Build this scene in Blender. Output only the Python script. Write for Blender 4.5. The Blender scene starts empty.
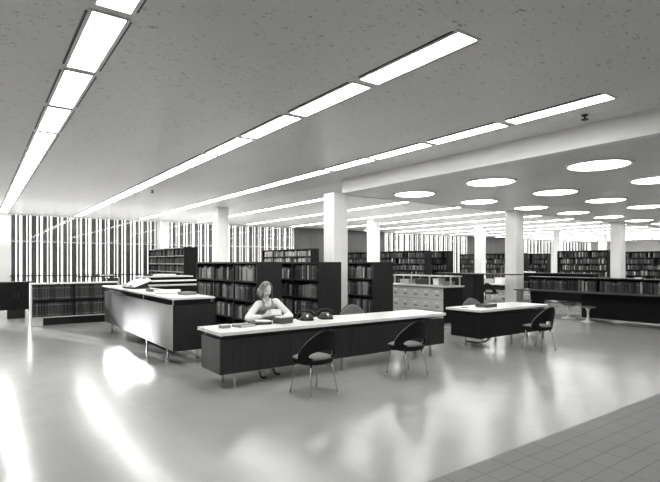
import bpy, bmesh, math, random
from mathutils import Vector, Matrix
R = math.radians
random.seed(7)
scene = bpy.context.scene
COL = scene.collection

# ------------------------------------------------------------------ materials
def mat(name, g, rough=0.5, metal=0.0, spec=0.5, noise=None, bump=None, tint=(1.0, 0.995, 0.982)):
    """g: grey value; noise=(scale xyz, amount); bump=(scale xyz, strength, distance)"""
    m = bpy.data.materials.new(name); m.use_nodes = True
    nt = m.node_tree; b = nt.nodes['Principled BSDF']
    b.inputs['Base Color'].default_value = (g*tint[0], g*tint[1], g*tint[2], 1)
    b.inputs['Roughness'].default_value = rough
    b.inputs['Metallic'].default_value = metal
    b.inputs['Specular IOR Level'].default_value = spec
    if noise or bump:
        tc = nt.nodes.new('ShaderNodeTexCoord')
    def nz(sc, detail=4):
        mp = nt.nodes.new('ShaderNodeMapping'); mp.inputs['Scale'].default_value = sc
        n = nt.nodes.new('ShaderNodeTexNoise'); n.inputs['Scale'].default_value = 1.0
        n.inputs['Detail'].default_value = detail
        nt.links.new(tc.outputs['Object'], mp.inputs['Vector'])
        nt.links.new(mp.outputs['Vector'], n.inputs['Vector'])
        return n
    if noise:
        n = nz(noise[0]); cr = nt.nodes.new('ShaderNodeValToRGB')
        a = noise[1]
        lo, hi = g*(1-a), g*(1+a)
        cr.color_ramp.elements[0].position = 0.3; cr.color_ramp.elements[1].position = 0.7
        cr.color_ramp.elements[0].color = (lo*tint[0], lo*tint[1], lo*tint[2], 1)
        cr.color_ramp.elements[1].color = (hi*tint[0], hi*tint[1], hi*tint[2], 1)
        nt.links.new(n.outputs['Fac'], cr.inputs['Fac'])
        nt.links.new(cr.outputs['Color'], b.inputs['Base Color'])
    if bump:
        n = nz(bump[0], 2); bp = nt.nodes.new('ShaderNodeBump')
        bp.inputs['Strength'].default_value = bump[1]; bp.inputs['Distance'].default_value = bump[2]
        nt.links.new(n.outputs['Fac'], bp.inputs['Height'])
        nt.links.new(bp.outputs['Normal'], b.inputs['Normal'])
    return m

def emis(name, strength, g=1.0):
    m = bpy.data.materials.new(name); m.use_nodes = True
    nt = m.node_tree; nt.nodes.clear()
    e = nt.nodes.new('ShaderNodeEmission'); o = nt.nodes.new('ShaderNodeOutputMaterial')
    e.inputs['Color'].default_value = (g, g*0.993, g*0.975, 1); e.inputs['Strength'].default_value = strength
    nt.links.new(e.outputs[0], o.inputs[0]); return m

WOOD = mat('dark_walnut', 0.023, 0.42, noise=((70, 70, 1.6), 0.45))
WOOD_H = mat('dark_walnut_horizontal', 0.024, 0.42, noise=((3, 40, 40), 0.35))
WOOD_M = mat('walnut_panel', 0.11, 0.30, spec=0.8, noise=((60, 60, 1.4), 0.4))
WOOD_E = mat('walnut_end', 0.055, 0.45, noise=((60, 60, 1.4), 0.4))
BLACKW = mat('ebonised_wood', 0.011, 0.5, spec=0.25, noise=((60, 60, 1.5), 0.4))
LAM = mat('white_laminate', 0.74, 0.28)
LAMG = mat('grey_laminate', 0.5, 0.35)
STEEL = mat('brushed_steel', 0.6, 0.25, metal=1.0)
BLACK = mat('black_plastic', 0.012, 0.3)
RUBBER = mat('black_rubber', 0.02, 0.7)
SHELL = mat('black_shell', 0.010, 0.6, spec=0.2)
FABRIC = mat('grey_tweed', 0.19, 0.9, noise=((220, 220, 220), 0.3))
WHITE = mat('white_paint', 0.82, 0.55)
PLASTER = mat('column_plaster', 0.85, 0.6, noise=((3, 3, 1), 0.05))
BEAMM = mat('beam_paint', 0.8, 0.6, noise=((2, 0.5, 2), 0.06))
GREYWALL = mat('grey_wall_panel', 0.135, 0.6, noise=((14, 14, 0.8), 0.15))
CARD = mat('card_cabinet_grey', 0.55, 0.45)
PAPER = mat('paper', 0.8, 0.7)
GREYB = mat('grey_board', 0.22, 0.6)
DGREYB = mat('dark_board', 0.06, 0.6)
PALEB = mat('pale_board', 0.5, 0.6)
FINP = mat('fin_pale', 0.3, 0.7)
FIN = mat('fin_concrete', 0.16, 0.7, noise=((4, 4, 1), 0.12))
RAIL = mat('dark_metal', 0.05, 0.4)
SKIN = mat('skin', 0.6, 0.5)
HAIR = mat('hair', 0.22, 0.5, noise=((90, 90, 8), 0.55))
BLOUSE = mat('white_blouse', 0.76, 0.8, bump=((14, 14, 14), 0.4, 0.02))
VEST = mat('grey_vest', 0.33, 0.85, noise=((120, 120, 3), 0.25))
SKIRT = mat('dark_skirt', 0.06, 0.85)
LENS = emis('light_lens', 12.0)
DOME = emis('dome_lens', 4.5)

# ceiling: acoustic plaster with dark worm-holes
def ceiling_mat(name, g):
    m = bpy.data.materials.new(name); m.use_nodes = True
    nt = m.node_tree; b = nt.nodes['Principled BSDF']; b.inputs['Roughness'].default_value = 0.36
    b.inputs['Specular IOR Level'].default_value = 0.7
    tc = nt.nodes.new('ShaderNodeTexCoord')
    mp = nt.nodes.new('ShaderNodeMapping'); mp.inputs['Scale'].default_value = (15, 30, 1)
    n1 = nt.nodes.new('ShaderNodeTexNoise'); n1.inputs['Scale'].default_value = 1.0; n1.inputs['Detail'].default_value = 3
    n1.inputs['Roughness'].default_value = 0.65
    c1 = nt.nodes.new('ShaderNodeValToRGB')
    c1.color_ramp.elements[0].position = 0.31; c1.color_ramp.elements[0].color = (0.48, 0.48, 0.48, 1)
    c1.color_ramp.elements[1].position = 0.385; c1.color_ramp.elements[1].color = (1, 1, 1, 1)
    mp2 = nt.nodes.new('ShaderNodeMapping'); mp2.inputs['Scale'].default_value = (1.1, 0.25, 1)
    n2 = nt.nodes.new('ShaderNodeTexNoise'); n2.inputs['Scale'].default_value = 1.0; n2.inputs['Detail'].default_value = 2
    c2 = nt.nodes.new('ShaderNodeValToRGB')
    lo, hi = g*0.93, g*1.07
    c2.color_ramp.elements[0].color = (lo, lo*0.996, lo*0.98, 1); c2.color_ramp.elements[1].color = (hi, hi*0.996, hi*0.98, 1)
    mx = nt.nodes.new('ShaderNodeMixRGB'); mx.blend_type = 'MULTIPLY'; mx.inputs[0].default_value = 1
    L = nt.links
    L.new(tc.outputs['Object'], mp.inputs[0]); L.new(mp.outputs[0], n1.inputs['Vector']); L.new(n1.outputs['Fac'], c1.inputs[0])
    L.new(tc.outputs['Object'], mp2.inputs[0]); L.new(mp2.outputs[0], n2.inputs['Vector']); L.new(n2.outputs['Fac'], c2.inputs[0])
    L.new(c2.outputs[0], mx.inputs[1]); L.new(c1.outputs[0], mx.inputs[2]); L.new(mx.outputs[0], b.inputs['Base Color'])
    return m
CEIL = ceiling_mat('acoustic_plaster', 0.74)
CEIL_LIT = mat('smooth_ceiling_lit', 0.86, 0.5)  # far ceiling: its stronger light is put into a paler colour
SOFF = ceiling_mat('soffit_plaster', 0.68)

def grid_floor(name, g, tx, ty, off, line, mortar, r0, r1, bumpd, wav):
    """floor with square joints (brick texture without stagger), waxed and slightly uneven"""
    m = bpy.data.materials.new(name); m.use_nodes = True
    nt = m.node_tree; b = nt.nodes['Principled BSDF']; L = nt.links
    tc = nt.nodes.new('ShaderNodeTexCoord')
    mp = nt.nodes.new('ShaderNodeMapping'); mp.inputs['Location'].default_value = (off[0], off[1], 0)
    br = nt.nodes.new('ShaderNodeTexBrick'); br.offset = 0; br.squash = 1
    br.inputs['Scale'].default_value = 1; br.inputs['Brick Width'].default_value = tx; br.inputs['Row Height'].default_value = ty
    br.inputs['Mortar Size'].default_value = mortar; br.inputs['Mortar Smooth'].default_value = 0.3
    def c(v): return (v, v*0.996, v*0.98, 1)
    br.inputs['Color1'].default_value = c(g*0.975); br.inputs['Color2'].default_value = c(g*1.025); br.inputs['Mortar'].default_value = c(g*line)
    n = nt.nodes.new('ShaderNodeTexNoise'); n.inputs['Scale'].default_value = 0.9; n.inputs['Detail'].default_value = 4
    mr = nt.nodes.new('ShaderNodeMapRange'); mr.inputs[3].default_value = r0; mr.inputs[4].default_value = r1
    mp2 = nt.nodes.new('ShaderNodeMapping'); mp2.inputs['Scale'].default_value = wav
    n2 = nt.nodes.new('ShaderNodeTexNoise'); n2.inputs['Scale'].default_value = 1.0; n2.inputs['Detail'].default_value = 1.5
    bp = nt.nodes.new('ShaderNodeBump'); bp.inputs['Strength'].default_value = 1.0; bp.inputs['Distance'].default_value = bumpd
    L.new(tc.outputs['Object'], mp.inputs[0]); L.new(mp.outputs[0], br.inputs['Vector'])
    L.new(br.outputs['Color'], b.inputs['Base Color'])
    L.new(tc.outputs['Object'], n.inputs['Vector']); L.new(n.outputs['Fac'], mr.inputs[0]); L.new(mr.outputs[0], b.inputs['Roughness'])
    L.new(tc.outputs['Object'], mp2.inputs[0]); L.new(mp2.outputs[0], n2.inputs['Vector']); L.new(n2.outputs['Fac'], bp.inputs['Height'])
    L.new(bp.outputs['Normal'], b.inputs['Normal'])
    b.inputs['Specular IOR Level'].default_value = 0.5
    return m
VINYL = grid_floor('waxed_vinyl_tile', 0.35, 0.3, 0.3, (0, 0), 0.965, 0.003, 0.15, 0.23, 0.0024, (6, 6, 1))
QUARRY = grid_floor('quarry_tile', 0.14, 0.30, 0.165, (0.12, 0.005), 0.55, 0.006, 0.35, 0.5, 0.001, (8, 8, 1))

def glass_mat():
    m = bpy.data.materials.new('window_glass'); m.use_nodes = True
    nt = m.node_tree; nt.nodes.clear()
    t = nt.nodes.new('ShaderNodeBsdfTransparent'); g = nt.nodes.new('ShaderNodeBsdfGlossy')
    g.inputs['Roughness'].default_value = 0.0; mx = nt.nodes.new('ShaderNodeMixShader'); o = nt.nodes.new('ShaderNodeOutputMaterial')
    fr = nt.nodes.new('ShaderNodeFresnel'); fr.inputs['IOR'].default_value = 1.55
    t.inputs['Color'].default_value = (0.95, 0.95, 0.95, 1)
    nt.links.new(fr.outputs[0], mx.inputs[0]); nt.links.new(t.outputs[0], mx.inputs[1]); nt.links.new(g.outputs[0], mx.inputs[2])
    nt.links.new(mx.outputs[0], o.inputs[0]); return m
GLASS = glass_mat()

# ------------------------------------------------------------------ mesh builder
class MB:
    def __init__(s): s.bm = bmesh.new()
    def box(s, x0, x1, y0, y1, z0, z1, mi=0, bev=0.0, M=None):
        vs = [s.bm.verts.new(p) for p in ((x0,y0,z0),(x1,y0,z0),(x1,y1,z0),(x0,y1,z0),(x0,y0,z1),(x1,y0,z1),(x1,y1,z1),(x0,y1,z1))]
        fs = [s.bm.faces.new([vs[i] for i in q]) for q in ((3,2,1,0),(4,5,6,7),(0,1,5,4),(1,2,6,5),(2,3,7,6),(3,0,4,7))]
        for f in fs: f.material_index = mi
        if bev:
            es = set(e for f in fs for e in f.edges)
            r = bmesh.ops.bevel(s.bm, geom=list(es), offset=bev, segments=2, affect='EDGES', profile=0.6)
            vs = list(set(v for f in r['faces'] for v in f.verts) | set(v for v in vs if v.is_valid))
        if M is not None: bmesh.ops.transform(s.bm, matrix=M, verts=[v for v in vs if v.is_valid])
        return s
    def prism(s, pts, z0, z1, mi=0):
        a = [s.bm.verts.new((x, y, z0)) for x, y in pts]; b = [s.bm.verts.new((x, y, z1)) for x, y in pts]
        n = len(pts); s.bm.faces.new(a[::-1]).material_index = mi; s.bm.faces.new(b).material_index = mi
        for i in range(n): s.bm.faces.new((a[i], a[(i+1) % n], b[(i+1) % n], b[i])).material_index = mi
        return s
    def tube(s, pts, rad, n=10, mi=0):
        pts = [Vector(p) for p in pts]
        rs = rad if isinstance(rad, (list, tuple)) else [rad]*len(pts)
        rings = []
        up = Vector((0.13, 0.31, 1)).normalized()
        for i, p in enumerate(pts):
            d = (pts[min(i+1, len(pts)-1)] - pts[max(i-1, 0)]).normalized()
            u = d.cross(up)
            if u.length < 1e-3: u = d.cross(Vector((1, 0, 0)))
            u.normalize(); v = d.cross(u)
            rings.append([s.bm.verts.new(p + rs[i]*(u*math.cos(2*math.pi*k/n) + v*math.sin(2*math.pi*k/n))) for k in range(n)])
        for a, b in zip(rings, rings[1:]):
            for k in range(n): s.bm.faces.new((a[k], a[(k+1) % n], b[(k+1) % n], b[k])).material_index = mi
        s.bm.faces.new(rings[0][::-1]).material_index = mi; s.bm.faces.new(rings[-1]).material_index = mi
        return s
    def lathe(s, prof, n=32, c=(0, 0, 0), mi=0, sx=1, sy=1):
        rings = []
        for r, z in prof:
            r = max(r, 1e-4)
            rings.append([s.bm.verts.new((c[0]+sx*r*math.cos(2*math.pi*k/n), c[1]+sy*r*math.sin(2*math.pi*k/n), c[2]+z)) for k in range(n)])
        for a, b in zip(rings, rings[1:]):
            for k in range(n): s.bm.faces.new((a[k], a[(k+1) % n], b[(k+1) % n], b[k])).material_index = mi
        s.bm.faces.new(rings[0][::-1]).material_index = mi; s.bm.faces.new(rings[-1]).material_index = mi
        return s
    def grid(s, rows, close=False, mi=0):
        V = [[s.bm.verts.new(p) for p in r] for r in rows]
        for a, b in zip(V, V[1:]):
            n = len(a)
            for k in range(n if close else n-1):
                s.bm.faces.new((a[k], a[(k+1) % n], b[(k+1) % n], b[k])).material_index = mi
        return V
    def build(s, name, m, parent=None, loc=None, smooth=False):
        bmesh.ops.recalc_face_normals(s.bm, faces=s.bm.faces[:])
        me = bpy.data.meshes.new(name); s.bm.to_mesh(me); s.bm.free()
        for mm in (m if isinstance(m, (list, tuple)) else [m]): me.materials.append(mm)
        if smooth:
            for p in me.polygons: p.use_smooth = True
        o = bpy.data.objects.new(name, me); COL.objects.link(o)
        if parent is not None: o.parent = parent
        if loc is not None: o.location = loc
        return o

def thing(name, label, cat, loc=(0, 0, 0), rz=0.0, group=None):
    o = bpy.data.objects.new(name, None); COL.objects.link(o); o.empty_display_size = 0.1
    o.location = loc; o.rotation_euler = (0, 0, rz)
    return tag(o, label, cat, group)
def tag(o, label, cat, group=None, kind=None):
    o['label'] = label; o['category'] = cat
    if group: o['group'] = group
    if kind: o['kind'] = kind
    return o
def struct(o): o['kind'] = 'structure'; return o
def dup(root, loc, rz=None, label=None, group=None):
    def cp(o, parent):
        c = o.copy(); COL.objects.link(c); c.parent = parent
        for ch in o.children: cp(ch, c)
        return c
    kids = list(root.children)
    c = root.copy(); COL.objects.link(c); c.location = loc
    if rz is not None: c.rotation_euler = (0, 0, rz)
    if label: c['label'] = label
    if group: c['group'] = group
    for k in kids: cp(k, c)
    return c
ORD = ['first','second','third','fourth','fifth','sixth','seventh','eighth','ninth','tenth','eleventh','twelfth','thirteenth','fourteenth','fifteenth','sixteenth','seventeenth','eighteenth','nineteenth','twentieth'] + \
      ['twenty-'+w for w in ('first','second','third','fourth','fifth','sixth','seventh','eighth','ninth')] + ['thirtieth'] + ['thirty-'+w for w in ('first','second','third','fourth','fifth','sixth','seventh','eighth','ninth')] + ['fortieth'] + ['forty-'+w for w in ('first','second','third','fourth','fifth','sixth','seventh','eighth','ninth')]

# ------------------------------------------------------------------ setting
H = 3.53          # ceiling
HS = 3.235        # lower ceiling
YW = 22.2         # window wall
XL, XR, YB = -7.0, 49.0, -8.0
def s_obj(mb, name, m): return struct(mb.build(name, m))
m_ = MB(); m_.box(XL, XR, 2.47, YW+0.1, -0.1, 0); s_obj(m_, 'floor', VINYL)
m_ = MB(); m_.box(XL, XR, YB, 2.47, -0.1, 0); s_obj(m_, 'floor', QUARRY)
m_ = MB(); m_.prism([(XL, YB), (7.02, YB), (7.02, YW+0.1), (XL, YW+0.1)], H, H+0.15); s_obj(m_, 'ceiling', CEIL)
m_ = MB(); m_.box(7.02, XR, YB, YW+0.1, H, H+0.15); s_obj(m_, 'ceiling', CEIL_LIT)
# lower ceiling with its white fascia beam
m_ = MB(); m_.box(7.02, XR, YB, 9.02, HS, H); s_obj(m_, 'ceiling', SOFF)
m_ = MB(); m_.box(6.86, 7.02, YB, 8.8, HS-0.012, H); s_obj(m_, 'trim_1', BEAMM)
m_ = MB(); m_.box(7.1, XR, 9.02, 9.10, HS-0.012, H); s_obj(m_, 'trim_2', BEAMM)
m_ = MB(); m_.box(XL-0.15, XL, YB, YW, 0, H); s_obj(m_, 'wall_left', WHITE)
m_ = MB(); m_.box(XR, XR+0.15, YB, YW, 0, H); s_obj(m_, 'wall_right', WHITE)
m_ = MB(); m_.box(XL, XR, YB-0.15, YB, 0, H); s_obj(m_, 'wall_front', WHITE)
# window wall: piers, grey panels
m_ = MB()
m_.box(-0.35, 1.05, YW-0.05, YW+0.25, 0, H); s_obj(m_, 'wall_back', WHITE)
m_ = MB(); m_.box(14.0, 20.6, YW-0.02, YW+0.25, 0, H); s_obj(m_, 'wall_back', GREYWALL)
m_ = MB(); m_.box(28.6, 33.6, YW-0.02, YW+0.25, 0, H); s_obj(m_, 'wall_back', GREYWALL)
m_ = MB(); m_.box(46.6, XR, YW-0.02, YW+0.25, 0, H); s_obj(m_, 'wall_back', WHITE)
m_ = MB(); m_.box(29.0, 30.0, YW-0.06, YW-0.021, 0.0, 2.2); d_ = s_obj(m_, 'door_1', BLACKW)
m_ = MB(); m_.tube([(29.88, YW-0.13, 0.98), (29.88, YW-0.13, 1.12)], 0.014); m_.box(29.865, 29.895, YW-0.13, YW-0.06, 0.99, 1.01); m_.build('door_handle', STEEL, d_)

fin_meshes = {}
def fin_mesh(w, d):
    k = (w, d)
    if k not in fin_meshes:
        b = MB(); b.box(-w/2, w/2, 0, d, -0.1, H+0.1)
        o = b.build('fin', FIN if w > 0.1 else FINP); fin_meshes[k] = o.data; bpy.data.objects.remove(o)
    return fin_meshes[k]
def window(n, x0, x1, gf=1.0, slits=()):
    fr = MB()
    fr.box(x0, x1, YW, YW+0.06, 0, 0.08); fr.box(x0, x1, YW, YW+0.06, H-0.05, H)
    fr.box(x0, x0+0.05, YW, YW+0.06, 0.08, H-0.05); fr.box(x1-0.05, x1, YW, YW+0.06, 0.08, H-0.05)
    w = struct(fr.build('window_%d' % n, WHITE))
    p = MB(); p.grid([[(x0+0.05, YW+0.02, 0.08), (x1-0.05, YW+0.02, 0.08)], [(x0+0.05, YW+0.02, H-0.05), (x1-0.05, YW+0.02, H-0.05)]]); p.build('pane', GLASS, w)
    t = MB(); t.box(x0, x1, YW+0.06, YW+0.10, 2.44, 2.475); t.build('transom', WHITE, w)
    k = 0; x = x0+0.10
    wr = random.Random(n)
    while x < x1-0.06:
        wd, dp, gap = ((0.19, 0.05, 0.06*gf), (0.09, 0.04, 0.11*gf), (0.15, 0.05, 0.05*gf), (0.08, 0.04, 0.12*gf))[k % 4]
        if not any(x+wd/2 > a and x-wd/2 < c for a, c in slits):
            o = bpy.data.objects.new('fin', fin_mesh(wd, dp)); COL.objects.link(o)
            o.parent = w; o.location = (x, YW+0.16, 0)
        nw = (0.19, 0.09, 0.15, 0.08)[(k+1) % 4]
        x += wd/2+gap*wr.uniform(0.7, 1.3)+nw/2; k += 1
window(1, -6.9, -0.35, 0.35, ((-1.78, -1.50), (-2.22, -2.12), (-1.22, -1.15))); window(2, 1.05, 6.75, 0.62); window(3, 7.05, 14.0, 0.62); window(4, 20.6, 28.6, 1.25); window(5, 33.6, 46.6, 1.5)
# dark guard rail in front of the left windows
for n, (x0, x1) in enumerate(((1.05, 6.7), (7.12, 14.0))):
    b = MB(); b.box(x0, x1, YW-0.12, YW-0.08, 1.10, 1.14)
    xx = x0+0.1
    while xx < x1: b.box(xx-0.012, xx+0.012, YW-0.11, YW-0.09, 0, 1.10); xx += 1.1
    o = struct(b.build('trim_%d' % (3+n), RAIL))

# columns
for n, (x, y, h) in enumerate(((6.83, 9.02, HS), (13.85, 8.95, HS), (20.95, 8.95, HS), (6.9, 15.7, H), (14.1, 15.9, H), (21.4, 15.8, H), (28.5, 15.5, H), (34.5, 15.7, H), (6.9, 22.0, H), (27.6, 8.95, HS), (34.5, 8.95, HS))):
    b = MB(); s = 0.2
    b.box(x-s, x+s, y-s, y+s, 0, h, bev=0.008)
    struct(b.build('column', PLASTER))

# ------------------------------------------------------------------ ceiling lights
def light_panel():
    t = thing('ceiling_light', '', 'ceiling light')
    b = MB(); w, l = 0.122, 0.628
    b.box(-w-0.03, -w, -l-0.02, l+0.02, -0.012, 0.0); b.box(w, w+0.03, -l-0.02, l+0.02, -0.012, 0)
    b.box(-w, w, -l-0.02, -l, -0.012, 0); b.box(-w, w, l, l+0.02, -0.012, 0)
    b.build('frame', WHITE, t)
    b = MB(); b.box(-w, w, -l, l, -0.008, -0.002); b.build('diffuser', LENS, t)
    for s in (-1, 1):
        b = MB(); b.box(s*(w+0.03) if s > 0 else -w-0.048, w+0.048 if s > 0 else -w-0.03, -l+0.03, l-0.03, -0.006, 0.0); b.build('air_slot', BLACK, t)
    return t
LP0 = light_panel(); used = [False]
def put_panel(x, y, label, group):
    if not used[0]:
        used[0] = True; LP0.location = (x, y, H); LP0['label'] = label; LP0['group'] = group; return
    dup(LP0, (x, y, H), 0, label, group)
for r, (x, nm) in enumerate(((0.838, 'leftmost'), (3.36, 'middle'), (5.89, 'beam-side'))):
    for k in range(14):
        y = 2.6+0.628+1.38*k
        put_panel(x, y, ('%s nearest fluorescent panel in the %s row of ceiling lights' % (ORD[k], nm)).replace('first nearest', 'nearest'), '%s row of ceiling lights' % nm)
for r in range(15):
    x = 8.42+2.52*r
    for k in range(9):
        y = 9.95+1.38*k
        put_panel(x, y, '%s panel from the white beam, %s ceiling light row beyond the beam-side row' % (ORD[k], ORD[r]), 'ceiling lights beyond the lowered ceiling')

t = thing('ceiling_downlight', '', 'ceiling light')
b = MB(); b.lathe([(0.45, 0.0), (0.50, 0.0), (0.50, -0.02), (0.455, -0.022), (0.45, -0.006)], 48); b.build('rim', WHITE, t, smooth=False)
b = MB(); b.lathe([(0.449, -0.004), (0.42, -0.025), (0.3, -0.042), (0.15, -0.05), (0.0, -0.052)], 48); b.build('diffuser', DOME, t, smooth=True)
first = True
for i, y in enumerate((1.8, 3.85, 5.9, 7.95)):
    for j in range(13):
        x = 8.32+2.4*j
        lab = '%s round light from the fascia beam in the %s row of lowered ceiling' % (ORD[j], ('row nearest the camera', 'second nearest', 'second farthest', 'farthest')[i])
        lab = lab.replace('the row nearest the camera row', 'the nearest row')
        if first: t.location = (x, y, HS); t['label'] = lab; t['group'] = 'round lights in the lowered ceiling'; first = False
        else: dup(t, (x, y, HS), 0, lab, 'round lights in the lowered ceiling')
for (x, y, z, lab) in ((3.78, 13.0, H, 'small dark ceiling sprinkler between the leftmost and middle light rows'), (6.4, 3.13, H, 'small dark ceiling sprinkler beside the white fascia beam')):
    b = MB(); b.lathe([(0.04, 0), (0.04, -0.012), (0.014, -0.02), (0.014, -0.05), (0.045, -0.055), (0.04, -0.065), (0.0, -0.07)], 20)
    o = b.build('ceiling_sprinkler', DGREYB, None, (x, y, z)); tag(o, lab, 'sprinkler')

# ------------------------------------------------------------------ books
TONES = [('black', 0.016), ('charcoal', 0.04), ('dark grey', 0.08), ('grey', 0.17), ('mid grey', 0.28), ('pale grey', 0.45), ('white', 0.6)]
book_me = []
for nm, g in TONES:
    mm = mat('cloth_'+nm.replace(' ', '_'), g, 0.6, noise=((30, 30, 3), 0.15)); band = mat('band_'+nm.replace(' ', '_'), min(0.6, g*2.2+0.05) if g < 0.3 else g*0.4, 0.6)
    lst = []
    for v in range(3):
        b = MB()
        # boards, rounded spine (towards -y), page block; unit size: width x, depth y, height z, base at z=0
        pts = [(-0.5, 1), (-0.5, 0.09), (-0.32, 0.025), (0, 0), (0.32, 0.025), (0.5, 0.09), (0.5, 1), (0.42, 1), (0.42, 0.12), (-0.42, 0.12), (-0.42, 1)]
        b.bm.verts.ensure_lookup_table()
        def seg(z0, z1, mi): b.prism(pts, z0, z1, mi)
        if v == 0: seg(0, 1, 0)
        elif v == 1: seg(0, 0.72, 0); seg(0.72, 0.84, 1); seg(0.84, 1, 0)
        else: seg(0, 0.10, 0); seg(0.10, 0.15, 1); seg(0.15, 0.80, 0); seg(0.80, 0.85, 1); seg(0.85, 1, 0)
        b.box(-0.42, 0.42, 0.12, 0.97, 0.02, 0.97, 2)
        o = b.build('book', [mm, band, PAPER]); lst.append(o.data); bpy.data.objects.remove(o)
    book_me.append(lst)
BIN = [[g for nm, g in TONES], None]
def book(name, tone, v, w, d, h, loc, rz, lean, label, cat, group):
    o = bpy.data.objects.new(name, book_me[tone][v]); COL.objects.link(o)
    o.location = loc; o.scale = (w, d, h); o.rotation_euler = (0, lean, rz)
    return tag(o, label, cat, group)
def pick(wts):
    r = random.random()*sum(wts); 
    for i, w in enumerate(wts):
        r -= w
        if r <= 0: return i
    return len(wts)-1
W_DARK = (2.2, 3, 3.5, 4, 3.2, 2, 0.6)
rnd = random.Random(3)

FAR = MB(); FAR_M = [mat('far_book_%d' % i, g, 0.6) for i, g in enumerate((0.016, 0.035, 0.065, 0.12, 0.2, 0.35, 0.6))]
def far_books(axis, a0, a1, face, depth_dir, z0, hmax, wts, wmin=0.03, wmax=0.06):
    """row of distant books along axis ('y' = running in y with spines at x=face)"""
    a = a0+0.01
    while a < a1-0.07:
        w = random.uniform(wmin, wmax); h = hmax*random.uniform(0.7, 0.95); mi = pick(wts)
        if random.random() < 0.05: a += random.uniform(0.05, 0.18); continue
        if axis == 'y': FAR.box(face, face+depth_dir*0.2, a, a+w*0.94, z0, z0+h, mi)
        else: FAR.box(a, a+w*0.94, face, face+depth_dir*0.2, z0, z0+h, mi)
        a += w

def bookcase(label, x0, x1, y0, y1, h, shelves, nb, m=WOOD, shelf_m=WOOD_H, name='bookcase', t=0.03, group=None, single=False):
    """stack running along y; books face -x (and +x when double)"""
    T = thing(name, label, 'bookcase', (x0, y0, 0), 0, group)
    w, l = x1-x0, y1-y0
    b = MB(); b.box(0, w, 0, 0.03, 0, h, bev=0.002); b.build('end_panel', m, T)
    b = MB(); b.box(0, w, l-0.03, l, 0, h, bev=0.002); b.build('end_panel', m, T)
    b = MB(); b.box(0, w, 0.03, l-0.03, h-0.035, h); b.build('top_panel', shelf_m, T)
    xc = w-0.03 if single else w/2-0.01
    b = MB(); b.box(xc, xc+0.02, 0.03, l-0.03, 0.0, h-0.035); b.build('back_panel', m, T)
    b = MB(); b.box(0.03, w-0.03, 0.03, l-0.03, 0, shelves[0]-0.03); b.build('plinth', BLACKW, T)
    for z in shelves:
        b = MB(); b.box(0.004, w-0.004, 0.03, l-0.03, z-0.03, z); b.build('shelf', shelf_m, T)
    for k in range(1, nb):
        yy = 0.03+(l-0.06)*k/nb
        b = MB(); b.box(0.002, w-0.002, yy-0.012, yy+0.012, shelves[0]-0.03, h-0.035); b.build('divider', m, T)
    return T

def fill(x0, y0, y1, h, shelves, nb, which, bays, case, group):
    """individual books, spines toward -x, from far (left in view) to near"""
    l = y1-y0; names = {}
    for si in which:
        z = shelves[si]; room = (shelves[si+1]-0.03 if si+1 < len(shelves) else h-0.035)-z
        sname = {len(shelves)-1: 'top', len(shelves)-2: 'second', len(shelves)-3: 'third'}[si]
        for bi, bname in bays:
            ya = y0+0.03+(l-0.06)*bi/nb+0.014; yb = y0+0.03+(l-0.06)*(bi+1)/nb-0.014
            y = yb; n = 0
            base = rnd.uniform(0.72, 0.88)
            tone = pick(W_DARK); run = 0
            while True:
                w = rnd.uniform(0.036, 0.07)
                if y-w < ya+0.005: break
                if rnd.random() < 0.05:
                    y -= rnd.uniform(0.03, 0.09); continue
                if run <= 0: tone = pick_r(W_DARK); run = rnd.choice((1, 1, 1, 2, 3))
                run -= 1
                hh = room*min(0.93, max(0.6, base+rnd.uniform(-0.1, 0.1))); d = rnd.uniform(0.17, 0.21)
                lean = 0
                if rnd.random() < 0.10 and y-w-0.07 > ya+0.05:
                    lean = R(rnd.uniform(4, 9)); hh *= 0.93
                yc = y-w/2
                if lean:
                    y -= hh*math.sin(lean)
                lab = '%s book, %s from left, %s shelf, %s bay, %s' % (TONES[tone][0], ORD[n], sname, bname, case)
                zz = z+0.001+(math.sin(abs(lean))*w/2)
                book('book', tone, rnd.choice((0, 0, 0, 1, 2)), w*0.95, d, hh, (x0+rnd.uniform(0.02, 0.035), yc, zz), R(-90), lean, lab, 'book', group)
                n += 1; y -= w
def pick_r(wts):
    r = rnd.random()*sum(wts)
    for i, w in enumerate(wts):
        r -= w
        if r <= 0: return i
    return 0

SH = [0.11, 0.495, 0.88, 1.265]; YA, YE = 8.2, 11.3
bookcase('dark walnut double-sided bookcase standing right behind the seated woman', 4.34, 4.88, YA, YE, 1.64, SH, 3)
bookcase('dark walnut bookcase between the seated woman and the nearest white column', 5.78, 6.36, YA, YE, 1.64, SH, 3)
bookcase('dark walnut bookcase just right of the nearest white column', 7.27, 7.88, YA, YE, 1.64, SH, 3)
fill(4.34, YA, YE, 1.64, SH, 3, (3, 2, 1), ((2, 'far'), (1, 'middle'), (0, 'near')), 'bookcase behind seated woman', 'books in the bookcase behind the woman')
fill(5.78, YA, YE, 1.64, SH, 3, (3, 2, 1), ((1, 'middle'), (0, 'near')), 'bookcase left of nearest column', 'books in the bookcase left of the nearest column')
fill(7.27, YA, YE, 1.64, SH, 3, (3, 2), ((0, 'near'),), 'bookcase right of nearest column', 'books in the bookcase right of the nearest column')
far_books('y', YA+0.05, YA+1.0, 7.30, 1, SH[1], 0.33, W_DARK)

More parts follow.
